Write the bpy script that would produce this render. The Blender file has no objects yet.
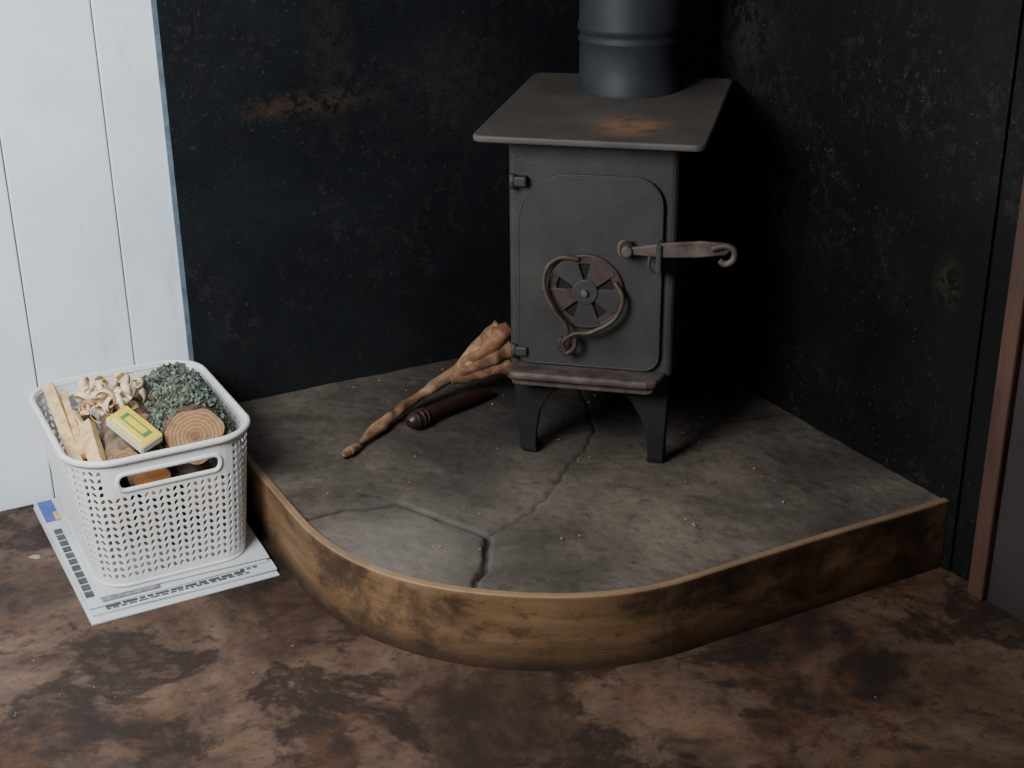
import bpy, math, random
import numpy as np
from mathutils import Vector, Matrix, noise
random.seed(4)
# ------------------------------------------------------------ frames
F_PX,TH,ROLL,AW,AST,H=1397.2,.3985,.0099,.4889,.2347,1.4
E1=Vector((math.cos(AW),math.sin(AW),0)); E2=Vector((math.sin(AW),-math.cos(AW),0))
K=Vector((.29294,3.38626,0))
S1=Vector((math.cos(AST),-math.sin(AST),0)); S2=Vector((math.sin(AST),math.cos(AST),0))
Z=Vector((0,0,1))
def W(p,q,z=0): return K-float(p)*E1+float(q)*E2+float(z)*Z
def S(r,s,z=0): return float(r)*S1+float(s)*S2+float(z)*Z
def lin(c):
    return tuple(((x/255)/12.92 if x/255<=.04045 else ((x/255+.055)/1.055)**2.4) for x in c)+(1,)
# ------------------------------------------------------------ materials
class NB:
    def __init__(s,name):
        s.m=bpy.data.materials.new(name); s.m.use_nodes=True
        s.t=s.m.node_tree; s.b=s.t.nodes['Principled BSDF']; s.tc=s.t.nodes.new('ShaderNodeTexCoord')
    def n(s,ty,**kw):
        x=s.t.nodes.new(ty)
        for k,v in kw.items(): setattr(x,k,v)
        return x
    def l(s,a,b): s.t.links.new(a,b)
    def co(s,kind='Object',scale=(1,1,1),rot=(0,0,0),loc=(0,0,0)):
        mp=s.n('ShaderNodeMapping'); s.l(s.tc.outputs[kind],mp.inputs[0])
        mp.inputs['Scale'].default_value=scale; mp.inputs['Rotation'].default_value=rot; mp.inputs['Location'].default_value=loc
        return mp.outputs[0]
    def noise(s,co,scale,detail=6,rough=.6,dist=0):
        x=s.n('ShaderNodeTexNoise'); s.l(co,x.inputs['Vector'])
        x.inputs['Scale'].default_value=scale; x.inputs['Detail'].default_value=detail
        x.inputs['Roughness'].default_value=rough; x.inputs['Distortion'].default_value=dist
        return x.outputs['Fac']
    def ramp(s,fac,stops,interp='LINEAR'):
        x=s.n('ShaderNodeValToRGB'); s.l(fac,x.inputs[0]); r=x.color_ramp; r.interpolation=interp
        while len(r.elements)>1: r.elements.remove(r.elements[-1])
        for i,(p,c) in enumerate(stops):
            e=r.elements[0] if i==0 else r.elements.new(p)
            e.position=p; e.color=lin(c) if not isinstance(c,(int,float)) else (c,c,c,1)
        return x.outputs[0]
    def mix(s,fac,a,b,mode='MIX'):
        x=s.n('ShaderNodeMix',data_type='RGBA',blend_type=mode)
        for i,v in ((0,fac),(6,a),(7,b)):
            if isinstance(v,(int,float)): x.inputs[i].default_value=v
            elif isinstance(v,tuple): x.inputs[i].default_value=lin(v)
            else: s.l(v,x.inputs[i])
        return x.outputs[2]
    def math(s,op,a,b=0,c=None):
        x=s.n('ShaderNodeMath',operation=op)
        for i,v in enumerate((a,b) if c is None else (a,b,c)):
            if isinstance(v,(int,float)): x.inputs[i].default_value=v
            else: s.l(v,x.inputs[i])
        return x.outputs[0]
    def near(s,pt,rad,scale=(1,1,1)):
        d=s.n('ShaderNodeVectorMath',operation='DISTANCE'); s.l(s.co(scale=scale),d.inputs[0])
        d.inputs[1].default_value=(pt[0]*scale[0],pt[1]*scale[1],pt[2]*scale[2])
        return s.ramp(d.outputs['Value'],[(rad*.3,1.0),(rad,0.0)])
    def fin(s,col,rough=.6,bump=None,bs=.3,bd=.01,metal=0,spec=.5):
        if isinstance(col,tuple): s.b.inputs['Base Color'].default_value=lin(col)
        else: s.l(col,s.b.inputs['Base Color'])
        if isinstance(rough,(int,float)): s.b.inputs['Roughness'].default_value=rough
        else: s.l(rough,s.b.inputs['Roughness'])
        s.b.inputs['Metallic'].default_value=metal
        s.b.inputs['Specular IOR Level'].default_value=spec
        if bump is not None:
            x=s.n('ShaderNodeBump'); x.inputs['Strength'].default_value=bs; x.inputs['Distance'].default_value=bd
            s.l(bump,x.inputs['Height']); s.l(x.outputs[0],s.b.inputs['Normal'])
        return s.m
def simple(name,cols,scale=20,rough=.6,bs=.2,bd=.004,metal=0,spec=.5,sc=(1,1,1),dist=0,kind='Object'):
    b=NB(name); f=b.noise(b.co(kind,sc),scale,6,.6,dist)
    st=[(.35+.3*i/(max(1,len(cols)-1)),c) for i,c in enumerate(cols)]
    return b.fin(b.ramp(f,st),rough,f,bs,bd,metal,spec)

# floor: worn mottled brown
b=NB('floor_mat'); co=b.co()
f1=b.noise(co,3.0,10,.7,.5); f2=b.noise(b.co(loc=(5,2,0)),3.4,10,.70,.25); f3=b.noise(b.co(loc=(1,7,3)),55,5,.7)
f4=b.noise(b.co(loc=(9,1,3)),2.6,7,.65,.8); f5=b.noise(b.co(loc=(2,8,3)),16,6,.7,.4)
c=b.ramp(f1,[(.36,(48,34,27)),(.46,(72,53,41)),(.54,(90,69,54)),(.66,(112,89,72))])
c=b.mix(b.ramp(f2,[(.50,0.0),(.54,.75),(.575,.9),(.60,.45),(.68,.9)]),c,(36,25,20))
c=b.mix(b.ramp(f4,[(.54,0.0),(.60,.32),(.64,.05)]),c,(112,72,42))
c=b.mix(b.ramp(f5,[(.36,.6),(.46,0.0)]),c,(46,32,25))
c=b.mix(b.ramp(f3,[(.32,.6),(.46,0.0)]),c,(38,27,22))
c=b.mix(b.ramp(f3,[(.68,0.0),(.76,.4)]),c,(134,114,96))
M_floor=b.fin(c,b.ramp(f2,[(.3,.5),(.7,.75)]),b.math('ADD',f3,f5),.3,.003,spec=.3)
# white boards
b=NB('white_board_mat'); co=b.co(rot=(0,0,-AW))
f=b.noise(b.co(rot=(0,0,-AW),scale=(1,1,.25)),14,6,.6); g=b.noise(co,5,5,.6)
c=b.ramp(g,[(.3,(218,226,234)),(.6,(240,243,246))]); c=b.mix(b.ramp(f,[(.60,0.0),(.70,.35)]),c,(184,190,194))
M_white=b.fin(c,.35,f,.25,.004)
# black painted panels
def black(name,sx,spots,base,den):
    b=NB(name)
    f=b.noise(b.co(),2.2,8,.65,.4); g=b.noise(b.co(loc=(3,1,sx)),95,4,.8); h=b.noise(b.co(scale=(1,1,.22),loc=(2,sx,0)),30,6,.75,.3)
    k=b.noise(b.co(loc=(0,4,sx)),3.2,8,.75,.3); m=b.noise(b.co(loc=(sx,4,0)),34,7,.8,.4)
    c=b.ramp(f,[(.3,base[0]),(.55,base[1]),(.7,base[2])])
    c=b.mix(b.math('MULTIPLY',b.ramp(m,[(.52,0.0),(.62,1.0)]),b.ramp(k,[(.46,.0),(.62,.36)])),c,(66,64,58))
    sp=b.math('MULTIPLY',b.ramp(g,[(.62,0.0),(.68,1.0)]),b.ramp(k,[(.40,.12),(.58,.65)]))
    c=b.mix(sp,c,(92,86,76))
    st=b.math('MULTIPLY',b.ramp(h,[(.60,0.0),(.68,.7)]),b.ramp(k,[(.50,0.0),(.60,.4)]))
    c=b.mix(st,c,(68,58,46))
    for pt,rad,sc,col,am in spots:
        msk=b.math('MULTIPLY',b.near(pt,rad,sc),b.ramp(m,[(.46,0.0),(.52,am),(.56,.1*am),(.62,am)]))
        c=b.mix(msk,c,col)
    return b.fin(c,b.ramp(f,[(.3,.5),(.7,.7)]),g,.3,.003,spec=den)
M_blackL=black('black_panel_left_mat',1.0,[((-.428,3.002,.795),.20,(1,1,5.5),(92,68,46),.55),((-.38,3.02,.93),.20,(3,3,.8),(58,52,44),.4),((-.10,3.16,.80),.25,(1,1,1.5),(54,50,44),.35)],[(13,16,18),(19,22,24),(26,29,30)],.28)
M_blackR=black('black_panel_right_mat',5.0,[((.555,2.894,.60),.16,(1.5,1.5,1),(70,60,48),.5),((.80,2.436,.563),.07,(1.5,1.5,1),(88,70,48),.4),((.49,3.02,.95),.14,(1,1,1),(70,74,72),.4),((.823,2.20,.20),.07,(1.5,1.5,1),(120,116,106),.45)],[(11,12,12),(17,17,16),(24,24,22)],.18)
M_panel_edge=simple('panel_edge_mat',[(84,96,104),(112,126,134)],30,.6)
# stone
b=NB('flagstone_mat')
at=b.n('ShaderNodeAttribute'); at.attribute_name='joint'; jt=at.outputs['Fac']
f=b.noise(b.co(),3.2,10,.66,.3); g=b.noise(b.co(loc=(4,4,1)),34,8,.72); h=b.noise(b.co(loc=(1,9,1)),8,9,.75,.2)
c=b.ramp(f,[(.34,(64,57,51)),(.5,(90,80,71)),(.66,(114,102,90))])
c=b.mix(b.ramp(h,[(.5,0.0),(.62,.6)]),c,(64,54,46))
c=b.mix(b.ramp(h,[(.3,.5),(.42,0.0)]),c,(128,110,90))
c=b.mix(b.math('MULTIPLY',b.near(tuple(W(.42,.88,.145)),.42),b.ramp(f,[(.4,.15),(.55,.55)])),c,(126,110,94))
c=b.mix(b.ramp(g,[(.3,.7),(.46,0.0)]),c,(46,40,35))
c=b.mix(b.ramp(g,[(.64,0.0),(.76,.5)]),c,(150,134,116))
c=b.mix(b.math('MULTIPLY',b.near(tuple(W(.97,.79,.145)),.22),.5),c,(124,115,105))
c=b.mix(b.math('MULTIPLY',b.near(tuple(W(.25,.25,.145)),.62),.85),c,(26,23,21))  # stove's shade on the hearth behind and below it, painted into the stone
c=b.mix(jt,c,(24,20,17))
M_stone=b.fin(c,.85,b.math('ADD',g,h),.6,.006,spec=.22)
# rim wood (UV: metres along, height)
b=NB('rim_wood_mat'); f=b.noise(b.co('UV',(1,7,1)),4,8,.6,.3); g=b.noise(b.co('UV',(1,1.2,1),loc=(.55,.2,0)),4.2,8,.7,.3); k=b.noise(b.co('UV',(1,12,1)),26,5,.7); h=b.noise(b.co('UV',(1,1.5,1),loc=(3,.2,0)),14,7,.7,.3)
c=b.ramp(f,[(.3,(96,70,47)),(.5,(118,88,60)),(.7,(136,104,74))])
c=b.mix(b.ramp(g,[(.48,0.0),(.56,.6),(.66,.95)]),c,(38,29,23))
c=b.mix(b.ramp(h,[(.54,0.0),(.66,.7)]),c,(52,38,28))
c=b.mix(b.ramp(k,[(.3,.35),(.45,0.0)]),c,(74,53,37))
sx=b.n('ShaderNodeSeparateXYZ'); b.l(b.tc.outputs['UV'],sx.inputs[0])
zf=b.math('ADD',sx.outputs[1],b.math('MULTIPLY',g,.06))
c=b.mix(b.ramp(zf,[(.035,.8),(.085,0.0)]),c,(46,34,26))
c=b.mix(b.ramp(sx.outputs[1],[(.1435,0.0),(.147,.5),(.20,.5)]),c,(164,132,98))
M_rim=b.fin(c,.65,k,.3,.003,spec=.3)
# cast iron
def iron(name,a,c2):
    b=NB(name); f=b.noise(b.co(),6,7,.6); g=b.noise(b.co(),160,3,.6); k=b.noise(b.co(loc=(3,3,3)),11,8,.7,.4)
    c=b.ramp(f,[(.3,a),(.7,c2)]); c=b.mix(b.ramp(k,[(.58,0.0),(.70,.5)]),c,tuple(x*1.25 for x in (c2[0],c2[1]*.82,c2[2]*.72)))
    return b.fin(c,b.ramp(f,[(.3,.52),(.7,.68)]),g,.3,.002,metal=.15,spec=.3)
M_iron=iron('cast_iron_mat',(48,46,44),(68,65,62)); M_leg=iron('shaded_iron_mat',(26,25,24),(40,38,36))  # leg iron is a darker copy, shade below the firebox put into its colour
b=NB('iron_top_mat'); f=b.noise(b.co(),5,7,.6,.3); g=b.noise(b.co(),160,3,.6); k=b.noise(b.co(loc=(3.2,3,3)),16,8,.7,.6); k2=b.noise(b.co(loc=(1,3,3)),7,8,.7,.4)
c=b.ramp(f,[(.3,(70,63,57)),(.7,(94,85,78))])
c=b.mix(b.ramp(k2,[(.54,0.0),(.66,.5)]),c,(88,68,55))
c=b.mix(b.math('MULTIPLY',b.near(tuple(S(-.385,2.60,.82)),.10),b.ramp(k,[(.40,0.0),(.50,.8)])),c,(150,108,74))
M_irontop=b.fin(c,.6,g,.25,.002,metal=.1,spec=.3)
M_rust=simple('rusty_iron_mat',[(60,50,46),(84,70,62),(100,84,76)],25,.65,.4,metal=.2)
M_darkrust=simple('dark_rust_mat',[(44,34,30),(74,54,46),(56,48,44)],30,.65,.4,metal=.2)
M_brass=simple('tarnished_wire_mat',[(56,46,38),(88,74,58)],30,.6,.2,metal=.3)
M_soot=simple('soot_mat',[(10,10,10),(34,22,20)],20,.9)
M_flue=simple('flue_mat',[(38,41,43),(52,55,57)],8,.6,.15,metal=.2,spec=.35)
M_plastic=simple('white_plastic_mat',[(226,224,218),(236,234,229)],10,.45,.05)
M_bark=simple('bark_mat',[(44,34,28),(84,66,52),(118,98,80)],30,.9,1.0,.012)
M_bark2=simple('pale_bark_mat',[(74,58,46),(108,86,68),(136,114,94)],26,.9,.8,.01)
M_moss=simple('lichen_mat',[(70,78,64),(104,112,96),(144,150,136)],60,.9,.6,.006)
M_kind=simple('kindling_mat',[(196,156,100),(222,186,130),(236,206,156)],14,.7,.3,.003,sc=(3,3,.5))
M_shav=simple('shaving_mat',[(230,198,152),(246,222,184)],20,.7,.1)
M_drift=simple('driftwood_mat',[(88,62,42),(138,102,72),(166,128,94)],12,.75,.6,.006,dist=1.5)
M_driftred=simple('driftwood_red_mat',[(72,46,32),(116,76,50),(142,100,70)],14,.75,.8,.008,dist=1.5)
M_darkstick=simple('dark_stick_mat',[(32,20,18),(58,34,28)],12,.4,.3)
M_brown=simple('door_trim_mat',[(58,38,29),(88,58,44)],8,.6,.3,sc=(3,3,.4))
M_browndark=simple('dark_wall_mat',[(38,31,28),(52,43,38)],6,.7,.2)
M_paper=simple('newsprint_mat',[(186,188,188),(206,206,204)],5,.8,.05)
M_ink=simple('newsprint_ink_mat',[(60,62,66),(84,84,86)],90,.8,.0)
M_grey=simple('newsprint_photo_mat',[(96,98,102),(150,150,150)],60,.8,.0)
M_blue=simple('print_blue_mat',[(60,74,150),(80,96,170)],20,.7,0)
M_orange=simple('print_orange_mat',[(200,140,90),(220,165,110)],20,.7,0)
M_green=simple('print_green_mat',[(60,120,70),(80,140,80)],20,.6,0)
M_yellow=simple('matchbox_yellow_mat',[(222,190,40),(236,206,60)],20,.5,0)
M_cream=simple('matchbox_side_mat',[(214,208,190),(226,222,208)],20,.6,0)
M_leaf=simple('dry_leaf_mat',[(140,128,116),(160,148,136)],20,.8,0)
# cut end
b=NB('cut_end_mat'); wv=b.n('ShaderNodeTexWave',wave_type='RINGS',rings_direction='Z'); b.l(b.co(),wv.inputs[0]); wv.inputs['Scale'].default_value=42; wv.inputs['Distortion'].default_value=3; wv.inputs['Detail'].default_value=3; wv.inputs['Detail Scale'].default_value=2
g=b.noise(b.co(),60,5,.6); dl=b.n('ShaderNodeVectorMath',operation='LENGTH'); b.l(b.tc.outputs['Object'],dl.inputs[0])
c=b.ramp(wv.outputs['Fac'],[(.2,(168,124,86)),(.8,(196,154,112))]); c=b.mix(b.ramp(g,[(.5,0.0),(.7,.6)]),c,(132,92,60))
c=b.mix(b.ramp(dl.outputs['Value'],[(.0,.7),(.014,.2),(.02,0.0)]),c,(110,70,46))
M_cut=b.fin(c,.75,g,.3,.003)
M_cut2=simple('cut_end_orange_mat',[(190,122,66),(216,156,96)],22,.75,.2)

# ------------------------------------------------------------ helpers
def link(o,parent=None):
    bpy.context.scene.collection.objects.link(o)
    if parent: 
        o.parent=parent; o.matrix_parent_inverse=parent.matrix_world.inverted()
    return o
def empty(name,loc=(0,0,0)):
    e=bpy.data.objects.new(name,None); e.empty_display_size=.05; e.location=loc
    bpy.context.scene.collection.objects.link(e); bpy.context.view_layer.update(); return e
def mesh(name,v,f,mat,parent=None,smooth=False,bevel=0,seg=2,sub=0,solid=0,origin=None):
    v=[Vector(x) for x in v]
    m=bpy.data.meshes.new(name)
    if origin is not None: v=[x-Vector(origin) for x in v]
    m.from_pydata([tuple(x) for x in v],[],f); m.update()
    m.materials.append(mat)
    if smooth: m.polygons.foreach_set('use_smooth',[True]*len(m.polygons))
    o=bpy.data.objects.new(name,m)
    if origin is not None: o.location=origin
    link(o,parent)
    if solid: 
        x=o.modifiers.new('solid','SOLIDIFY'); x.thickness=solid; x.offset=0
    if bevel:
        x=o.modifiers.new('bev','BEVEL'); x.width=bevel; x.segments=seg; x.limit_method='ANGLE'; x.angle_limit=.6
        x.harden_normals=False
    if sub:
        x=o.modifiers.new('sub','SUBSURF'); x.levels=sub; x.render_levels=sub
    return o
BF=[(0,3,2,1),(4,5,6,7),(0,1,5,4),(1,2,6,5),(2,3,7,6),(3,0,4,7)]
def box(name,fr,lo,hi,mat,parent=None,bevel=0,seg=2):
    (a,b_,c),(d,e,f)=lo,hi
    v=[fr(*x) for x in ((a,b_,c),(d,b_,c),(d,e,c),(a,e,c),(a,b_,f),(d,b_,f),(d,e,f),(a,e,f))]
    return mesh(name,v,BF,mat,parent,bevel=bevel,seg=seg)
def prism(name,pts,fn,d0,d1,mat,parent=None,bevel=0,seg=2,smooth=False):
    n=len(pts); v=[fn(a,b,d0) for a,b in pts]+[fn(a,b,d1) for a,b in pts]
    f=[tuple(range(n))[::-1],tuple(range(n,2*n))]+[(i,(i+1)%n,(i+1)%n+n,i+n) for i in range(n)]
    o=mesh(name,v,f,mat,parent,bevel=bevel,seg=seg)
    bm_fix(o); return o
def bm_fix(o):
    import bmesh
    bm=bmesh.new(); bm.from_mesh(o.data); bmesh.ops.recalc_face_normals(bm,faces=bm.faces); bm.to_mesh(o.data); bm.free()
def catmull(pts,n):
    P=[pts[0]]+list(pts)+[pts[-1]]; out=[]
    for i in range(1,len(P)-2):
        for k in range(n):
            t=k/n; a,b_,c,d=P[i-1],P[i],P[i+1],P[i+2]
            out.append(tuple(.5*((2*b_[j])+(-a[j]+c[j])*t+(2*a[j]-5*b_[j]+4*c[j]-d[j])*t*t+(-a[j]+3*b_[j]-3*c[j]+d[j])*t**3) for j in range(len(b_))))
    out.append(tuple(P[-2])); return out
def tube(name,pts,radii,mat,parent=None,n=6,seg=14,amp=0,nsc=20,caps=True,closed=False):
    Q=catmull([tuple(p)+(r,) for p,r in zip(pts,radii)],n) if n>1 else [tuple(p)+(r,) for p,r in zip(pts,radii)]
    C=[Vector(q[:3]) for q in Q]; v=[];f=[]; N=len(C); up=None
    for i,c in enumerate(C):
        a=C[(i+1)%N] if (closed or i<N-1) else C[i]; b_=C[i-1] if (closed or i>0) else C[i]
        t=(a-b_).normalized()
        if up is None: up=t.orthogonal().normalized()
        up=(up-up.dot(t)*t).normalized(); s=t.cross(up)
        for k in range(seg):
            an=2*math.pi*k/seg; dr=up*math.cos(an)+s*math.sin(an)
            p=c+dr*Q[i][3]
            if amp: p+=dr*amp*noise.noise(p*nsc)
            v.append(p)
    for i in range(N if closed else N-1):
        for k in range(seg):
            j=(i+1)%N
            f.append((i*seg+k,i*seg+(k+1)%seg,j*seg+(k+1)%seg,j*seg+k))
    if caps and not closed:
        f.append(tuple(range(seg))[::-1]); f.append(tuple((N-1)*seg+k for k in range(seg)))
    o=mesh(name,v,f,mat,parent,smooth=True); bm_fix(o); return o
def rrect(x0,x1,y0,y1,r,n=6):
    rr=r if isinstance(r,(list,tuple)) else [r]*4
    out=[]
    for (cx,cy,a0),R in zip(((x1-rr[0],y1-rr[0],0),(x0+rr[1],y1-rr[1],90),(x0+rr[2],y0+rr[2],180),(x1-rr[3],y0+rr[3],270)),rr):
        for k in range(n+1):
            a=math.radians(a0+90*k/n); out.append((cx+R*math.cos(a),cy+R*math.sin(a)))
    return out

# ------------------------------------------------------------ room
box('floor',W,(-.6,-.6,-.05),(4.2,4.2,0),M_floor)
wl=empty('wall_left',W(2,0,0))
box('wall_core',W,(-.6,-.16,0),(4.2,-.02,2.5),M_browndark,wl)
edges=[1.12,1.251]+[1.251+.205*i for i in range(1,15)]
for i,(a,c_) in enumerate(zip(edges[:-1],edges[1:])):
    box('board_%d'%i,W,(a+.0025,-.02,0),(c_,0,2.5),M_white,wl,bevel=.003)
box('black_panel',W,(-.02,-.02,0),(1.128,.006,2.5),M_blackL,wl,bevel=.001)
box('panel_edge',W,(1.126,-.02,0),(1.136,.007,2.5),M_panel_edge,wl)
wr=empty('wall_right',W(0,2,0))
box('wall_core',W,(-.16,0,0),(-.02,4.2,2.5),M_browndark,wr)
box('black_panel',W,(-.02,-.02,0),(-.006,1.165,2.5),M_blackR,wr,bevel=.002)
box('dark_strip',W,(-.02,1.167,0),(-.012,1.24,2.5),M_blackR,wr)
tr=empty('trim_1',W(0,1.24,0))
box('architrave',W,(-.018,1.238,0),(.020,1.275,2.5),M_brown,tr,bevel=.004)
box('lining',W,(-.018,1.277,0),(.008,1.7,2.5),M_browndark,tr,bevel=.003)
box('ceiling',W,(-.6,-.6,2.5),(4.2,4.2,2.55),M_white)

# ------------------------------------------------------------ hearth
hearth=empty('stone_hearth',W(.5,.6,0))
CX,CY=.585,.612
def path(R,n=40):
    pts=[(CX+R,.0),(CX+R,.15),(CX+R,.3),(CX+R,.45)]
    for k in range(n+1):
        a=math.pi/2*k/n; pts.append((CX+R*math.cos(a),CY+R*math.sin(a)))
    pts+= [(CX*(1-k/8),CY+R) for k in range(1,9)]
    pts[-1]=(-.005,CY+R); pts[0]=(CX+R,.008)
    return pts
Ro,Ri=.532,.519
po,pi_=path(Ro),path(Ri)
rings=[[(a,b_,z) for a,b_ in P_] for P_,z in [(po,0.0),(po,.05),(po,.10),(po,.146)]]
mid=[((a[0]*.85+c_[0]*.15),(a[1]*.85+c_[1]*.15)) for a,c_ in zip(po,pi_)]
rings.append([(a,b_,.1485) for a,b_ in mid]); rings.append([(a,b_,.1485) for a,b_ in pi_]); rings.append([(a,b_,0) for a,b_ in pi_])
N=len(po); L=[0]
for i in range(1,N): L.append(L[-1]+math.dist(po[i],po[i-1]))
vv=[];uvs=[]
hs=[0,.05,.1,.146,.150,.164,.31]
for j,r in enumerate(rings):
    for i,(a,b_,z) in enumerate(r):
        zz=z+(.003*noise.noise(Vector((a*5,b_*5,1))) if 2<j<6 else 0)
        vv.append(W(a,b_,zz)); uvs.append((L[i],hs[j]))
ff=[]
for j in range(len(rings)-1):
    for i in range(N-1): ff.append((j*N+i,j*N+i+1,(j+1)*N+i+1,(j+1)*N+i))
ff.append(tuple(j*N for j in range(len(rings)))); ff.append(tuple(j*N+N-1 for j in range(len(rings)))[::-1])
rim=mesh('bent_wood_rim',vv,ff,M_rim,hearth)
uv=rim.data.uv_layers.new(name='UVMap')
for lp in rim.data.loops: uv.data[lp.index].uv=uvs[lp.vertex_index]
bm_fix(rim)
# stones
J=[[(1.12,.60),(1.02,.605),(.915,.63),(.88,.72),(.817,.82),(.86,.89),(.94,.99)],
   [(.817,.82),(.73,.80),(.645,.735),(.53,.635),(.41,.53),(.33,.33),(.30,0)],
   [(.53,.635),(.36,.70),(.22,.62),(0,.66)]]
JW=[(.013,.0046),(.006,.0034),(.004,.003)]
qs=list(np.linspace(.008,CY,150))+[CY+(Ri+.002)*math.sin(a) for a in np.linspace(0,math.pi/2,150)[1:]]
ps=np.linspace(0,1,290)
G=[]
for q in qs:
    R=Ri+.002; pm=CX+(R if q<=CY else math.sqrt(max(0,R*R-(q-CY)**2)))
    G.append([(-.005+(pm+.005)*t,q) for t in ps])
G=np.array(G); flat=G.reshape(-1,2)
def dseg(P_,a,b_):
    a=np.array(a);b_=np.array(b_);ab=b_-a; t=np.clip(((P_-a)@ab)/(ab@ab),0,1); return np.linalg.norm(P_-(a+t[:,None]*ab),axis=1)
wob=np.array([[noise.noise(Vector((x*9,y*9,0)))*.012+noise.noise(Vector((x*30,y*30,5)))*.006,noise.noise(Vector((x*9,y*9,7)))*.012+noise.noise(Vector((x*30,y*30,9)))*.006] for x,y in flat.tolist()])
PW=flat+wob
groove=np.zeros(len(flat)); jv=np.zeros(len(flat))
for (pl,(dep,wi)),st_ in zip(zip(J,JW),(1,.45,.35)):
    dm=np.full(len(flat),9.)
    for a,b_ in zip(pl[:-1],pl[1:]): dm=np.minimum(dm,dseg(PW,a,b_))
    groove=np.maximum(groove,dep*np.exp(-(dm/wi)**2)); jv=np.maximum(jv,st_*np.exp(-(dm/(wi*.9))**2))
zz=[]
for (x,y),g_ ,(wx,wy) in zip(flat.tolist(),groove.tolist(),PW.tolist()):
    z=.1430+.003*noise.noise(Vector((x*4,y*4,1)))+.002*noise.noise(Vector((x*14,y*14,2)))+.0012*noise.noise(Vector((x*50,y*50,3)))
    z-=g_
    zz.append(z)
nq,npp=G.shape[:2]
sv=[W(x,y,z) for (x,y),z in zip(flat.tolist(),zz)]
sf=[(i*npp+j,i*npp+j+1,(i+1)*npp+j+1,(i+1)*npp+j) for i in range(nq-1) for j in range(npp-1)]
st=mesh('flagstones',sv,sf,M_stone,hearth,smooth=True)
ja=st.data.attributes.new('joint','FLOAT','POINT'); ja.data.foreach_set('value',[float(x) for x in np.clip(jv,0,.92)])
if st.data.polygons[500].normal.z<0:
    st.data.flip_normals()

# ------------------------------------------------------------ stove
stove=empty('cast_iron_wood_stove',S(-.45,2.77,.147))
fs=lambda a,b_,d: S(a,d,b_)     # (r,z,s)
r0,r1,sf0,sb=-.614,-.286,2.551,2.96
box('firebox',S,(r0,sf0,.333),(r1,sb,.812),M_iron,stove,bevel=.012,seg=3)
tilt=lambda s_: (s_-2.483)*.030
prism('top_plate',rrect(-.668,-.232,2.480,3.044,.022),lambda a,b_,d:S(a,b_,d+tilt(b_)),.807,.820,M_irontop,stove,bevel=.004)
# door
dp=rrect(-.592,-.313,.352,.738,[.055,.10,.02,.03],8)
prism('door',dp,fs,2.552,2.541,M_iron,stove,bevel=.003)
tube('door_edge_bead',[S(a,2.543,z) for a,z in dp],[.003]*len(dp),M_iron,stove,n=1,seg=6,closed=True)
# vent rosette
vc=(-.458,.510)
def circ(r,n=40,a0=0,a1=360): return [(vc[0]+r*math.cos(math.radians(a0+(a1-a0)*k/n)),vc[1]+r*math.sin(math.radians(a0+(a1-a0)*k/n))) for k in range(n)]
prism('vent_seat',circ(.076),fs,2.542,2.5395,M_soot,stove)
tube('vent_ring',[S(a,2.5375,z) for a,z in circ(.0725)],[.0042]*40,M_darkrust,stove,n=1,seg=8,closed=True)
for k in range(5):
    a=72*k-16
    pts=[(vc[0]+.022*math.cos(math.radians(a+t)),vc[1]+.022*math.sin(math.radians(a+t))) for t in (-32,0,32)]
    outer=[(vc[0]+.071*math.cos(math.radians(a-23+46*t/6)),vc[1]+.071*math.sin(math.radians(a-23+46*t/6))) for t in range(7)]
    prism('vent_spoke_%d'%k,pts+outer[::-1],fs,2.5395,2.533,M_darkrust if k in (1,3) else M_iron,stove,bevel=.0012)
prism('vent_outer_band',circ(.071)+circ(.071)[:1]+circ(.058)[:1]+circ(.058)[::-1],fs,2.5395,2.5345,M_darkrust,stove)
prism('vent_hub',circ(.026,24),fs,2.5395,2.530,M_iron,stove,bevel=.003)
prism('vent_screw',circ(.007,12),fs,2.530,2.523,M_rust,stove,bevel=.001)
def T(name,pts,rad,mat,n=6,**k): return tube(name,[S(a,s,z) for a,z,s in pts],rad if isinstance(rad,list) else [rad]*len(pts),mat,stove,n=n,seg=10,**k)
T('bail_left',[(-.470,.575,2.534),(-.505,.578,2.53),(-.530,.560,2.524),(-.536,.52,2.518),(-.515,.475,2.512),(-.492,.448,2.51),(-.484,.415,2.512)],.005,M_brass)
T('bail_right',[(-.400,.535,2.53),(-.382,.505,2.522),(-.396,.465,2.516),(-.44,.436,2.512),(-.475,.43,2.51),(-.498,.41,2.512),(-.492,.394,2.514)],.005,M_brass)
T('bail_loop',[(-.50,.42,2.512),(-.503,.40,2.512),(-.49,.388,2.513),(-.475,.40,2.512),(-.472,.42,2.512)],.005,M_darkrust)
# latch
lp=[(-.372,.598),(-.34,.597),(-.30,.596),(-.235,.601),(-.19,.608),(-.180,.618),(-.19,.632),(-.235,.633),(-.30,.626),(-.34,.618),(-.372,.612)]
prism('latch_bar',lp,fs,2.518,2.509,M_rust,stove,bevel=.003)
T('latch_curl',[(-.215,.620,2.508),(-.192,.628,2.505),(-.174,.621,2.503),(-.174,.604,2.502),(-.188,.594,2.503),(-.200,.600,2.504)],.0065,M_rust)
T('latch_hook',[(-.376,.624,2.52),(-.388,.618,2.514),(-.388,.598,2.514),(-.374,.592,2.52)],.004,M_rust)
prism('latch_pivot',[(-.374+.011*math.cos(t*.5236),.605+.011*math.sin(t*.5236)) for t in range(12)],fs,2.545,2.503,M_rust,stove,bevel=.003)
box('latch_keeper',S,(-.319,2.503,.565),(-.308,2.552,.622),M_iron,stove,bevel=.003)
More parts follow.
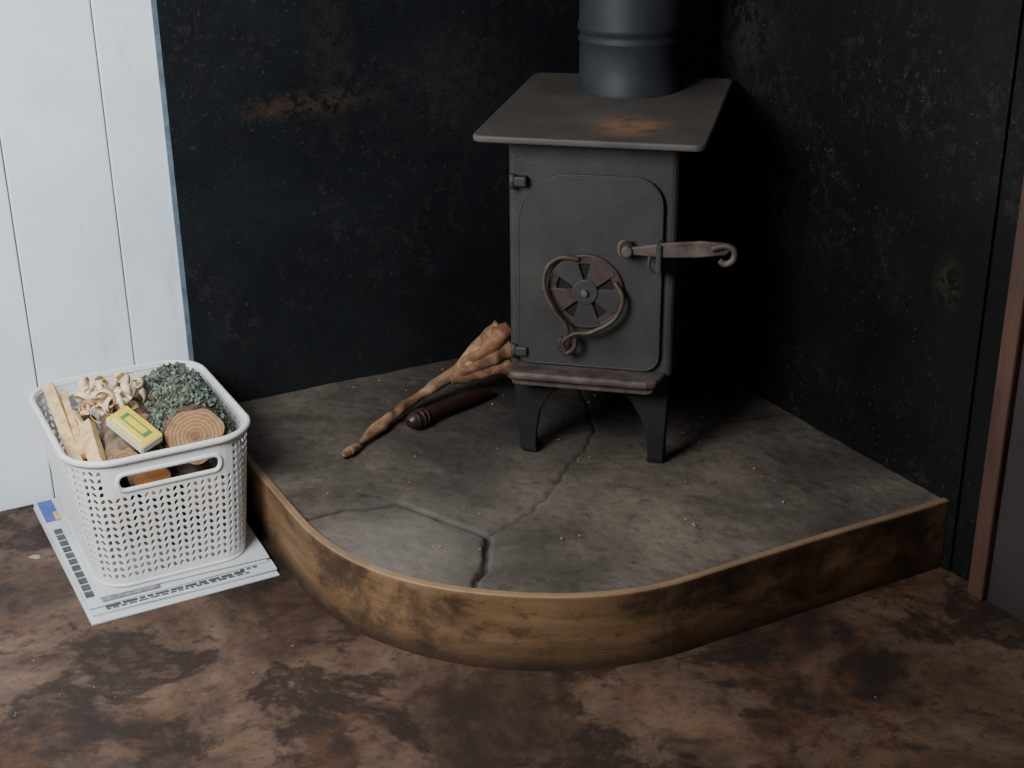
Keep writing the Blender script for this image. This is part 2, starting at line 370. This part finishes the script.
T('keeper_hook',[(-.330,.60,2.512),(-.332,.58,2.508),(-.323,.568,2.51),(-.311,.572,2.515)],.0035,M_iron)
# hinges
for k,z in enumerate((.722,.375)):
    box('hinge_lug_%d'%k,S,(-.606,2.532,z-.010),(-.574,2.552,z+.010),M_iron,stove,bevel=.004)
    T('hinge_pin_%d'%k,[(-.602,z-.014,2.536),(-.602,z,2.536),(-.602,z+.014,2.536)],.006,M_iron,n=1)
# ash lip
sp=[(-.608,2.552),(-.608,2.505),(-.598,2.488),(-.328,2.488),(-.309,2.499),(-.303,2.52),(-.295,2.552)]
prism('ash_lip',sp,lambda a,b_,d:S(a,b_,d),.332,.348,M_rust,stove,bevel=.006,seg=3)
prism('lip_apron',[(-.602,.336),(-.598,.318),(-.59,.316),(-.33,.316),(-.318,.320),(-.312,.336)],fs,2.502,2.512,M_rust,stove,bevel=.003)
# legs
LZ=.1465
def leg(nm,ro,ri,so,si,tl_):
    d=1 if ri>ro else -1; ds=1 if si>so else -1
    pf=[(ro,.34),(ro+d*.004,.25),(ro+d*tl_,LZ+.001),(ro+d*(tl_+.032),LZ+.001),(ro+d*(tl_+.034),.19),(ro+d*.055,.24),(ro+d*.075,.275),(ro+d*.105,.30),(ro+d*.13,.318),(ro+d*.13,.34)]
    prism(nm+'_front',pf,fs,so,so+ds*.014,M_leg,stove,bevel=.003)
    ps_=[(so+(a-ro)*d*ds*.8,z) for a,z in pf]
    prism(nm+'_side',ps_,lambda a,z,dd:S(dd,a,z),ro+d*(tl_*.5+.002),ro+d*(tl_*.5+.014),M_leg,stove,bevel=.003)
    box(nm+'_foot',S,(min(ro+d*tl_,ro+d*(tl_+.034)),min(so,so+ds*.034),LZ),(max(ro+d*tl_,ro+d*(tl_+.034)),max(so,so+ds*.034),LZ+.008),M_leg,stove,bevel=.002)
leg('leg_1',r0+.006,r1,sf0+.004,sb,.014)
leg('leg_2',r1-.004,r0,sf0+.004,sb,.008)
leg('leg_3',r0+.006,r1,sb-.004,sf0,.014)
leg('leg_4',r1-.004,r0,sb-.004,sf0,.008)
# flue
fc=S(-.440,2.925)
def ringz(name,prof,mat,n=64):
    v=[];f=[]
    for r,z in prof:
        for k in range(n):
            a=2*math.pi*k/n; v.append(fc+Vector((r*math.cos(a),r*math.sin(a),z)))
    for i in range(len(prof)-1):
        for k in range(n): f.append((i*n+k,i*n+(k+1)%n,(i+1)*n+(k+1)%n,(i+1)*n+k))
    o=mesh(name,v,f,mat,stove,smooth=True); bm_fix(o); return o
ringz('flue_collar',[(.106,.818),(.108,.820),(.108,.842),(.1055,.845),(.105,.930),(.1075,.933),(.108,.938),(.105,.942),(.105,.951),(.109,.954),(.1095,.966),(.1065,.971),(.1065,2.5)],M_flue)

# ------------------------------------------------------------ driftwood + dark stick
dw=empty('driftwood_branch',(-.2,2.75,.15))
tube('main_stem',[(-.338,2.602,.156),(-.318,2.64,.158),(-.292,2.70,.160),(-.258,2.765,.164),(-.225,2.82,.172),(-.19,2.855,.182),(-.145,2.888,.198),(-.105,2.898,.226),(-.065,2.90,.268),(-.025,2.905,.318)],[.005,.009,.011,.0125,.0115,.0125,.0145,.018,.021,.020],M_drift,dw,n=8,seg=18,amp=.007,nsc=34)
tube('splay_upper',[(-.115,2.896,.218),(-.07,2.895,.255),(-.03,2.897,.292),(-.002,2.90,.315)],[.013,.022,.026,.018],M_driftred,dw,n=8,seg=16,amp=.010,nsc=40)
tube('splay_middle',[(-.13,2.892,.204),(-.085,2.893,.226),(-.04,2.895,.254),(.0,2.90,.274)],[.013,.021,.025,.020],M_driftred,dw,n=8,seg=16,amp=.010,nsc=40)
tube('splay_lower',[(-.135,2.89,.198),(-.09,2.889,.208),(-.045,2.89,.220),(-.01,2.895,.222),(.005,2.9,.195)],[.011,.015,.018,.018,.012],M_driftred,dw,n=8,seg=16,amp=.008,nsc=40)
tube('tip_knot',[(-.350,2.588,.154),(-.338,2.600,.157),(-.322,2.63,.158)],[.006,.009,.008],M_drift,dw,n=6,seg=12,amp=.004,nsc=60)
ds=empty('dark_knobbed_stick',(-.13,2.86,.15))
tube('shaft',[(-.192,2.752,.165),(-.15,2.80,.165),(-.10,2.850,.165),(-.055,2.893,.164)],[.013,.015,.016,.012],M_darkstick,ds,n=8,seg=14,amp=.002)
tube('knob',[(-.220,2.718,.165),(-.213,2.727,.167),(-.202,2.739,.168),(-.191,2.752,.168),(-.182,2.762,.167)],[.010,.018,.020,.018,.010],M_darkstick,ds,n=5,seg=16)
for k in range(3):
    a=Vector((-.210+.009*k,2.730+.0105*k,.167))
    t=Vector((.65,.76,0)).normalized(); u_=t.orthogonal().normalized(); w_=t.cross(u_)
    tube('knob_ring_%d'%k,[a+(u_*math.cos(x_)+w_*math.sin(x_))*(.0185+.002*(k==1)) for x_ in [i*math.pi/8 for i in range(16)]],[.0022]*16,M_brass if k==2 else M_darkstick,ds,n=1,seg=6,closed=True)

# ------------------------------------------------------------ newspaper
news=empty('folded_newspaper',W(1.31,.27,0))
def sheet(nm,p0,p1,q0,q1,z0,z1,rot,mat):
    cx,cy=(p0+p1)/2,(q0+q1)/2; nx,ny=16,20; v=[];f=[]
    for lay in (0,1):
        for i in range(nx+1):
            for j in range(ny+1):
                a=p0+(p1-p0)*i/nx-cx; c_=q0+(q1-q0)*j/ny-cy
                x_=a*math.cos(rot)-c_*math.sin(rot)+cx; y_=a*math.sin(rot)+c_*math.cos(rot)+cy
                wv_=.0012*noise.noise(Vector((x_*9,y_*9,z0*300)))
                ed=1 if not (j==ny) else .6
                z=(z0 if lay==0 else z0+(z1-z0)*ed)+ (wv_ if z0>.003 or lay else 0)
                v.append(W(x_,max(.009,y_),max(.0005,z)))
    st_=(nx+1)*(ny+1)
    for i in range(nx):
        for j in range(ny):
            a=i*(ny+1)+j; f.append((a,a+1,a+ny+2,a+ny+1)); f.append((st_+a,st_+a+ny+1,st_+a+ny+2,st_+a+1))
    for i in range(nx):
        for j in (0,ny):
            a=i*(ny+1)+j; b2=(i+1)*(ny+1)+j; f.append((a,b2,b2+st_,a+st_))
    for j in range(ny):
        for i in (0,nx):
            a=i*(ny+1)+j; f.append((a,a+1,a+1+st_,a+st_))
    o=mesh(nm,v,f,mat,news,smooth=False); bm_fix(o); return o
sheet('section_1',1.142,1.505,.02,.545,.0,.005,.010,M_paper)
sheet('section_2',1.136,1.492,.02,.528,.0062,.011,-.012,M_paper)
sheet('section_3',1.152,1.502,.02,.505,.0122,.016,.02,M_paper)
sheet('section_4',1.134,1.465,.03,.490,.0172,.020,-.035,M_paper)
def strip(nm,p0,p1,q0,q1,z,mat): return box(nm,W,(p0,q0,z),(p1,q1,z+.0006),mat,news)
random.seed(2)
for row,(qq,hh_) in enumerate(((.509,.006),(.519,.003))):
    p=1.468;i=0
    while p>1.20:
        w_=random.uniform(.006,.018)*(1.6 if row==0 else 1); strip('word_%d_%d'%(row,i),p-w_,p,qq,qq+hh_,.0118,M_ink); p-=w_+.004;i+=1
strip('photo_block',1.36,1.47,.478,.500,.0168,M_grey)
for k in range(11):
    strip('side_block_%d'%k,1.478,1.494,.17+.028*k,.192+.028*k,.0168,M_ink)
for k,m_ in enumerate([M_blue,M_green,M_ink,M_orange]):
    strip('dot_%d'%k,1.172+.013*k,1.180+.013*k,.502,.510,.0118,m_)
strip('blue_panel',1.470,1.500,.03,.130,.0172,M_blue); strip('orange_panel',1.470,1.480,.09,.13,.018,M_orange)

# ------------------------------------------------------------ basket
bk=empty('woven_plastic_basket',W(1.315,.25,.02))
BZ0,BZ1=.022,.280
def rr_at(t,u,off=0):
    e=t**.8
    x0,x1=1.172-.034*e-off,1.460+.024*e+off; y0,y1=.085-.053*e-off,.474-.004*e+off; R=.055+.025*t+off
    w_,h_=x1-x0-2*R,y1-y0-2*R; qa=math.pi*R/2
    Ltot=2*w_+2*h_+4*qa; d=u%1*Ltot; cx,cy=(x0+x1)/2,(y0+y1)/2
    segs=[('l',w_/2,(cx,y1),(1,0)),('a',qa,(x1-R,y1-R),90),('l',h_,(x1,y1-R),(0,-1)),('a',qa,(x1-R,y0+R),0),('l',w_,(x1-R,y0),(-1,0)),('a',qa,(x0+R,y0+R),-90),('l',h_,(x0,y0+R),(0,1)),('a',qa,(x0+R,y1-R),180),('l',w_/2,(x0+R,y1),(1,0))]
    for s_ in segs:
        if d<=s_[1]+1e-9:
            if s_[0]=='l': return (s_[2][0]+s_[3][0]*d,s_[2][1]+s_[3][1]*d)
            a=math.radians(s_[3]-90*d/s_[1]); return (s_[2][0]+R*math.cos(a),s_[2][1]+R*math.sin(a))
        d-=s_[1]
    return (cx,y1)
NC,NR=104,18
def BP(u,vz,off=0):
    t=(vz-BZ0)/(BZ1-BZ0); a,c_=rr_at(t,(u%NC)/NC,off); return W(a,c_,vz)
def zj(j): return BZ0+(BZ1-BZ0)*j/NR
v=[];f=[];idx={}
def vid(u,j,off=0):
    key=(round((u%NC),3),round(j,3))
    if key not in idx:
        idx[key]=len(v); v.append(BP(u%NC,zj(j),off))
    return idx[key]
def cu(c_,half=NC/2):
    d=(c_+.5)%NC
    return min(d,NC-d), abs(d-NC/2)
for c_ in range(NC):
    df,db=cu(c_)
    near=min(df,db)
    for j in range(NR):
        if near<7 and j in (14,15): continue
        a,b_,c2,d2=vid(c_,j),vid(c_+1,j),vid(c_+1,j+1),vid(c_,j+1)
        if j==0 or j>=NR-1 or (near<9 and j>=13) :
            f.append((a,b_,c2,d2)); continue
        sl=.14 if c_%2==0 else -.14
        q1,q2,q3,q4,q5,q6=(vid(c_+.28-sl,j+.18),vid(c_+.64-sl,j+.12),vid(c_+.80,j+.5),vid(c_+.72+sl,j+.86),vid(c_+.36+sl,j+.88),vid(c_+.20,j+.5))
        f+= [(a,b_,q2,q1),(b_,c2,q4,q3),(b_,q3,q2),(c2,d2,q5,q4),(d2,a,q1,q6),(d2,q6,q5)]
bo=mesh('knit_wall',v,f,M_plastic,bk,solid=.0035); bm_fix(bo)
bl=[rr_at(0,k/80) for k in range(80)]
prism('base',bl,lambda a,c_,d:W(a,c_,d),BZ0-.001,BZ0+.004,M_plastic,bk,bevel=.002)
def loop(nm,t,off,zoff,rad,n=160):
    return tube(nm,[W(*rr_at(t,k/n,off),BZ0+(BZ1-BZ0)*t+zoff) for k in range(n)],[rad]*n,M_plastic,bk,n=1,seg=10,closed=True)
loop('rim_lip',1,.004,.0,.0065); loop('rim_lip_inner',1,.0,-.004,.004); loop('foot_ring',0,.0,.002,.004)
for nm,cc in (('front',0),('back',NC/2)):
    pts=[]
    for a,c_ in rrect(-7.2,7.2,13.75,16.05,1.0,5): pts.append(BP(cc+a,zj(c_),.001))
    tube('grip_frame_'+nm,pts,[.0048]*len(pts),M_plastic,bk,n=1,seg=8,closed=True)

# ------------------------------------------------------------ basket contents
def log(e,A,B,r,bark,cut,amp=.008,nsc=25,seg=30,tag=''):
    A,B=W(*A),W(*B)
    t=(B-A).normalized(); n_=14
    pts=[A.lerp(B,k/n_)+Vector((0,0,.004*math.sin(math.pi*k/n_)**2)) for k in range(n_+1)]
    tube('bark'+tag,pts,[r*(.97+.05*random.random()) for _ in pts],bark,e,n=2,seg=seg,amp=amp,nsc=nsc)
    for nm,P0,d_ in (('cut_face'+tag,A,-t),('cut_face_back'+tag,B,t)):
        m=bpy.data.meshes.new(nm); vs=[(0,0,0)]+[((r*.93+.3*amp*math.sin(3*x_)+.002*math.sin(7*x_))*math.cos(x_),(r*.93+.3*amp*math.sin(3*x_)+.002*math.sin(7*x_))*math.sin(x_),0) for x_ in [2*math.pi*i/40 for i in range(40)]]
        m.from_pydata(vs,[],[(0,i+1,(i+1)%40+1) for i in range(40)]); m.materials.append(cut)
        o=bpy.data.objects.new(nm,m); o.matrix_world=Matrix.Translation(P0+d_*.004)@d_.to_track_quat('Z','Y').to_matrix().to_4x4(); link(o,e)
    return A,B,t
logA=empty('lichen_covered_log',W(1.235,.36,.255))
RL=.060
A_,B_,t_=log(logA,(1.240,.402,.268),(1.212,.125,.245),RL,M_bark,M_cut,.006,30)
v=[];f=[]; u_=t_.orthogonal().normalized(); w_=t_.cross(u_)
random.seed(7)
for k in range(5200):
    s_=random.uniform(.02,1.0); an=random.uniform(0,2*math.pi); dr=u_*math.cos(an)+w_*math.sin(an)
    if dr.z<-.5: continue
    c_=A_.lerp(B_,s_)+dr*(RL+random.uniform(-.001,.011)); sz=random.uniform(.002,.006)
    base=len(v)
    ax=Vector((random.gauss(0,1),random.gauss(0,1),random.gauss(0,1))).normalized(); bx=ax.orthogonal().normalized(); cx_=ax.cross(bx)
    for q_ in range(5): 
        aa=q_*1.2566; v.append(c_+(bx*math.cos(aa)+cx_*math.sin(aa))*sz*random.uniform(.6,1.2)+ax*random.uniform(-.3,.3)*sz)
    v.append(c_+dr*sz*.5)
    for q_ in range(5): f.append((base+q_,base+(q_+1)%5,base+5))
mesh('lichen',v,f,M_moss,logA)
fw=empty('split_firewood',W(1.32,.25,.15))
for k,(a,b_,r,bk_,ct,am) in enumerate([
 ((1.338,.435,.210),(1.33,.16,.175),.036,M_bark2,M_cut2,.004),
 ((1.235,.41,.140),(1.235,.12,.12),.046,M_bark,M_cut,.006),
 ((1.405,.39,.140),(1.40,.12,.14),.040,M_bark,M_cut,.006),
 ((1.33,.40,.105),(1.33,.12,.10),.040,M_bark2,M_cut,.006),
 ((1.378,.395,.246),(1.345,.18,.252),.028,M_bark2,M_cut,.005),
 ((1.315,.27,.252),(1.315,.10,.252),.030,M_bark,M_cut,.006),
 ((1.42,.30,.205),(1.40,.12,.215),.030,M_bark,M_cut,.006)]):
    log(fw,a,b_,r,bk_,ct,am,tag='_%d'%k)
ks=empty('kindling_sticks',W(1.44,.25,.24))
def stick(name,a,b_,w_,h_,roll=0):
    A,B=W(*a),W(*b_); t=(B-A).normalized(); s_=t.cross(Z).normalized(); n_=s_.cross(t)
    s2_=s_*math.cos(roll)+n_*math.sin(roll); n2=-s_*math.sin(roll)+n_*math.cos(roll)
    v=[];N_=8
    for k in range(N_+1):
        c_=A.lerp(B,k/N_)
        for x_,y_ in ((-1,-1),(1,-1),(1.0,.8),(-.7,1)):
            v.append(c_+s2_*x_*w_/2*(1+.12*noise.noise(c_*40+Vector((x_,0,0))))+n2*y_*h_/2*(1+.15*noise.noise(c_*40+Vector((0,y_,3)))))
    f=[(0,3,2,1),tuple(N_*4+i for i in range(4))]
    for k in range(N_):
        for i in range(4): f.append((k*4+i,k*4+(i+1)%4,(k+1)*4+(i+1)%4,(k+1)*4+i))
    o=mesh(name,v,f,M_kind,ks,bevel=.0012); bm_fix(o); return o
stick('stick_1',(1.456,.40,.215),(1.450,.085,.295),.026,.018,.4)
stick('stick_2',(1.428,.42,.235),(1.415,.255,.270),.032,.022,.7)
stick('stick_3',(1.440,.33,.240),(1.425,.10,.280),.016,.016,.2)
stick('stick_4',(1.400,.42,.225),(1.425,.17,.265),.018,.014,1.0)
# shavings
v=[];f=[];random.seed(11)
cc=W(1.358,.21,.300)
for k in range(46):
    c_=cc+Vector((random.uniform(-.055,.055),random.uniform(-.045,.05),random.uniform(-.02,.022)))
    ax=Vector((random.gauss(0,1),random.gauss(0,1),random.gauss(0,.6))).normalized(); bx=ax.orthogonal().normalized(); cx_=ax.cross(bx)
    R=random.uniform(.010,.026); wd=random.uniform(.009,.017); turns=random.uniform(.5,1.3); n_=26; base=len(v)
    for i in range(n_):
        a=turns*2*math.pi*i/n_; r_=R*(1-.3*i/n_)
        pt=c_+(bx*math.cos(a)+cx_*math.sin(a))*r_+ax*(.012*i/n_)
        v+=[pt-ax*wd/2,pt+ax*wd/2]
    f+=[(base+2*i,base+2*i+2,base+2*i+3,base+2*i+1) for i in range(n_-1)]
mesh('wood_shavings',v,f,M_shav,None,smooth=True,solid=.0008,origin=cc)
# matchbox
C_=W(1.348,.380,.296)
mb=empty('matchbox',C_)
ax=Vector((.074,-.050,-.036)).normalized(); up=Vector((.25,-.42,.88)); up=(up-up.dot(ax)*ax).normalized(); bx=up.cross(ax)
def mf(a,b_,d): return C_+ax*a+bx*b_+up*d
box('sleeve',mf,(-.050,-.025,-.010),(.050,.025,.010),M_yellow,mb,bevel=.0008)
box('tray',mf,(-.0515,-.023,-.008),(.0515,.023,.008),M_cream,mb,bevel=.0005)
box('striker_front',mf,(-.0495,-.0258,-.0085),(.0495,-.0248,.0085),M_cream,mb)
box('label_band',mf,(-.035,-.006,.0098),(.035,.014,.0104),M_green,mb)
box('label_center',mf,(-.026,-.003,.0103),(.026,.011,.0108),M_yellow,mb)
box('label_strip',mf,(-.04,-.020,.0098),(.04,-.015,.0104),M_cream,mb)

# ------------------------------------------------------------ floor debris
v=[];f=[];random.seed(5)
def flake(c_,sz,h=.0015):
    base=len(v); n_=9
    for i in range(n_):
        a=2*math.pi*i/n_; r_=sz*random.uniform(.6,1.1); v.append(c_+Vector((r_*math.cos(a),r_*math.sin(a)*.8,.0008)))
    v.append(c_+Z*(h+.001)); f.extend([(base+i,base+(i+1)%n_,base+n_) for i in range(n_)])
flake(W(1.545,.235,0),.012)
for k in range(24):
    flake(W(random.uniform(.3,1.8),random.uniform(1.2,1.9),0) if k%2 else W(random.uniform(1.12,1.7),random.uniform(.6,.9),0),random.uniform(.001,.002))
mesh('floor_debris',v,f,M_leaf)
v=[];f=[];random.seed(6)
for k in range(60):
    p=random.uniform(.15,1.05); q=random.uniform(.05,1.05)
    if p>CX and q>CY and math.hypot(p-CX,q-CY)>.48: continue
    flake(W(p,q,.1455),random.uniform(.0012,.004),.003)
mesh('hearth_wood_crumbs',v,f,M_drift)

# ------------------------------------------------------------ camera
c,s=math.cos(TH),math.sin(TH)
Fv=Vector((0,c,-s));Rv=Vector((1,0,0));Dv=Vector((0,-s,-c))
cr,sr=math.cos(ROLL),math.sin(ROLL)
B0=cr*Rv+sr*Dv; B1=-sr*Rv+cr*Dv
cam=bpy.data.cameras.new('camera'); co_=bpy.data.objects.new('camera',cam)
M=Matrix((B0,-B1,-Fv)).transposed().to_4x4(); M.translation=(0,0,H); co_.matrix_world=M
cam.sensor_width=36; cam.lens=F_PX/1024*36; cam.clip_start=.02
bpy.context.scene.collection.objects.link(co_); bpy.context.scene.camera=co_
# ------------------------------------------------------------ light
def area(name,loc,target,sx,sy,en,col):
    L_=bpy.data.lights.new(name,'AREA'); L_.shape='RECTANGLE'; L_.size=sx; L_.size_y=sy; L_.energy=en; L_.color=col
    o=bpy.data.objects.new(name,L_); o.location=loc; o.rotation_euler=(Vector(target)-Vector(loc)).to_track_quat('-Z','Y').to_euler()
    bpy.context.scene.collection.objects.link(o)
area('window_daylight',W(2.35,1.35,1.55),W(1.3,.3,.4),.85,.8,66,(.87,.94,1.0))
wd=bpy.data.worlds.new('world'); bpy.context.scene.world=wd; wd.use_nodes=True
bg=wd.node_tree.nodes['Background']; bg.inputs[0].default_value=(.86,.91,1,1); bg.inputs[1].default_value=.13
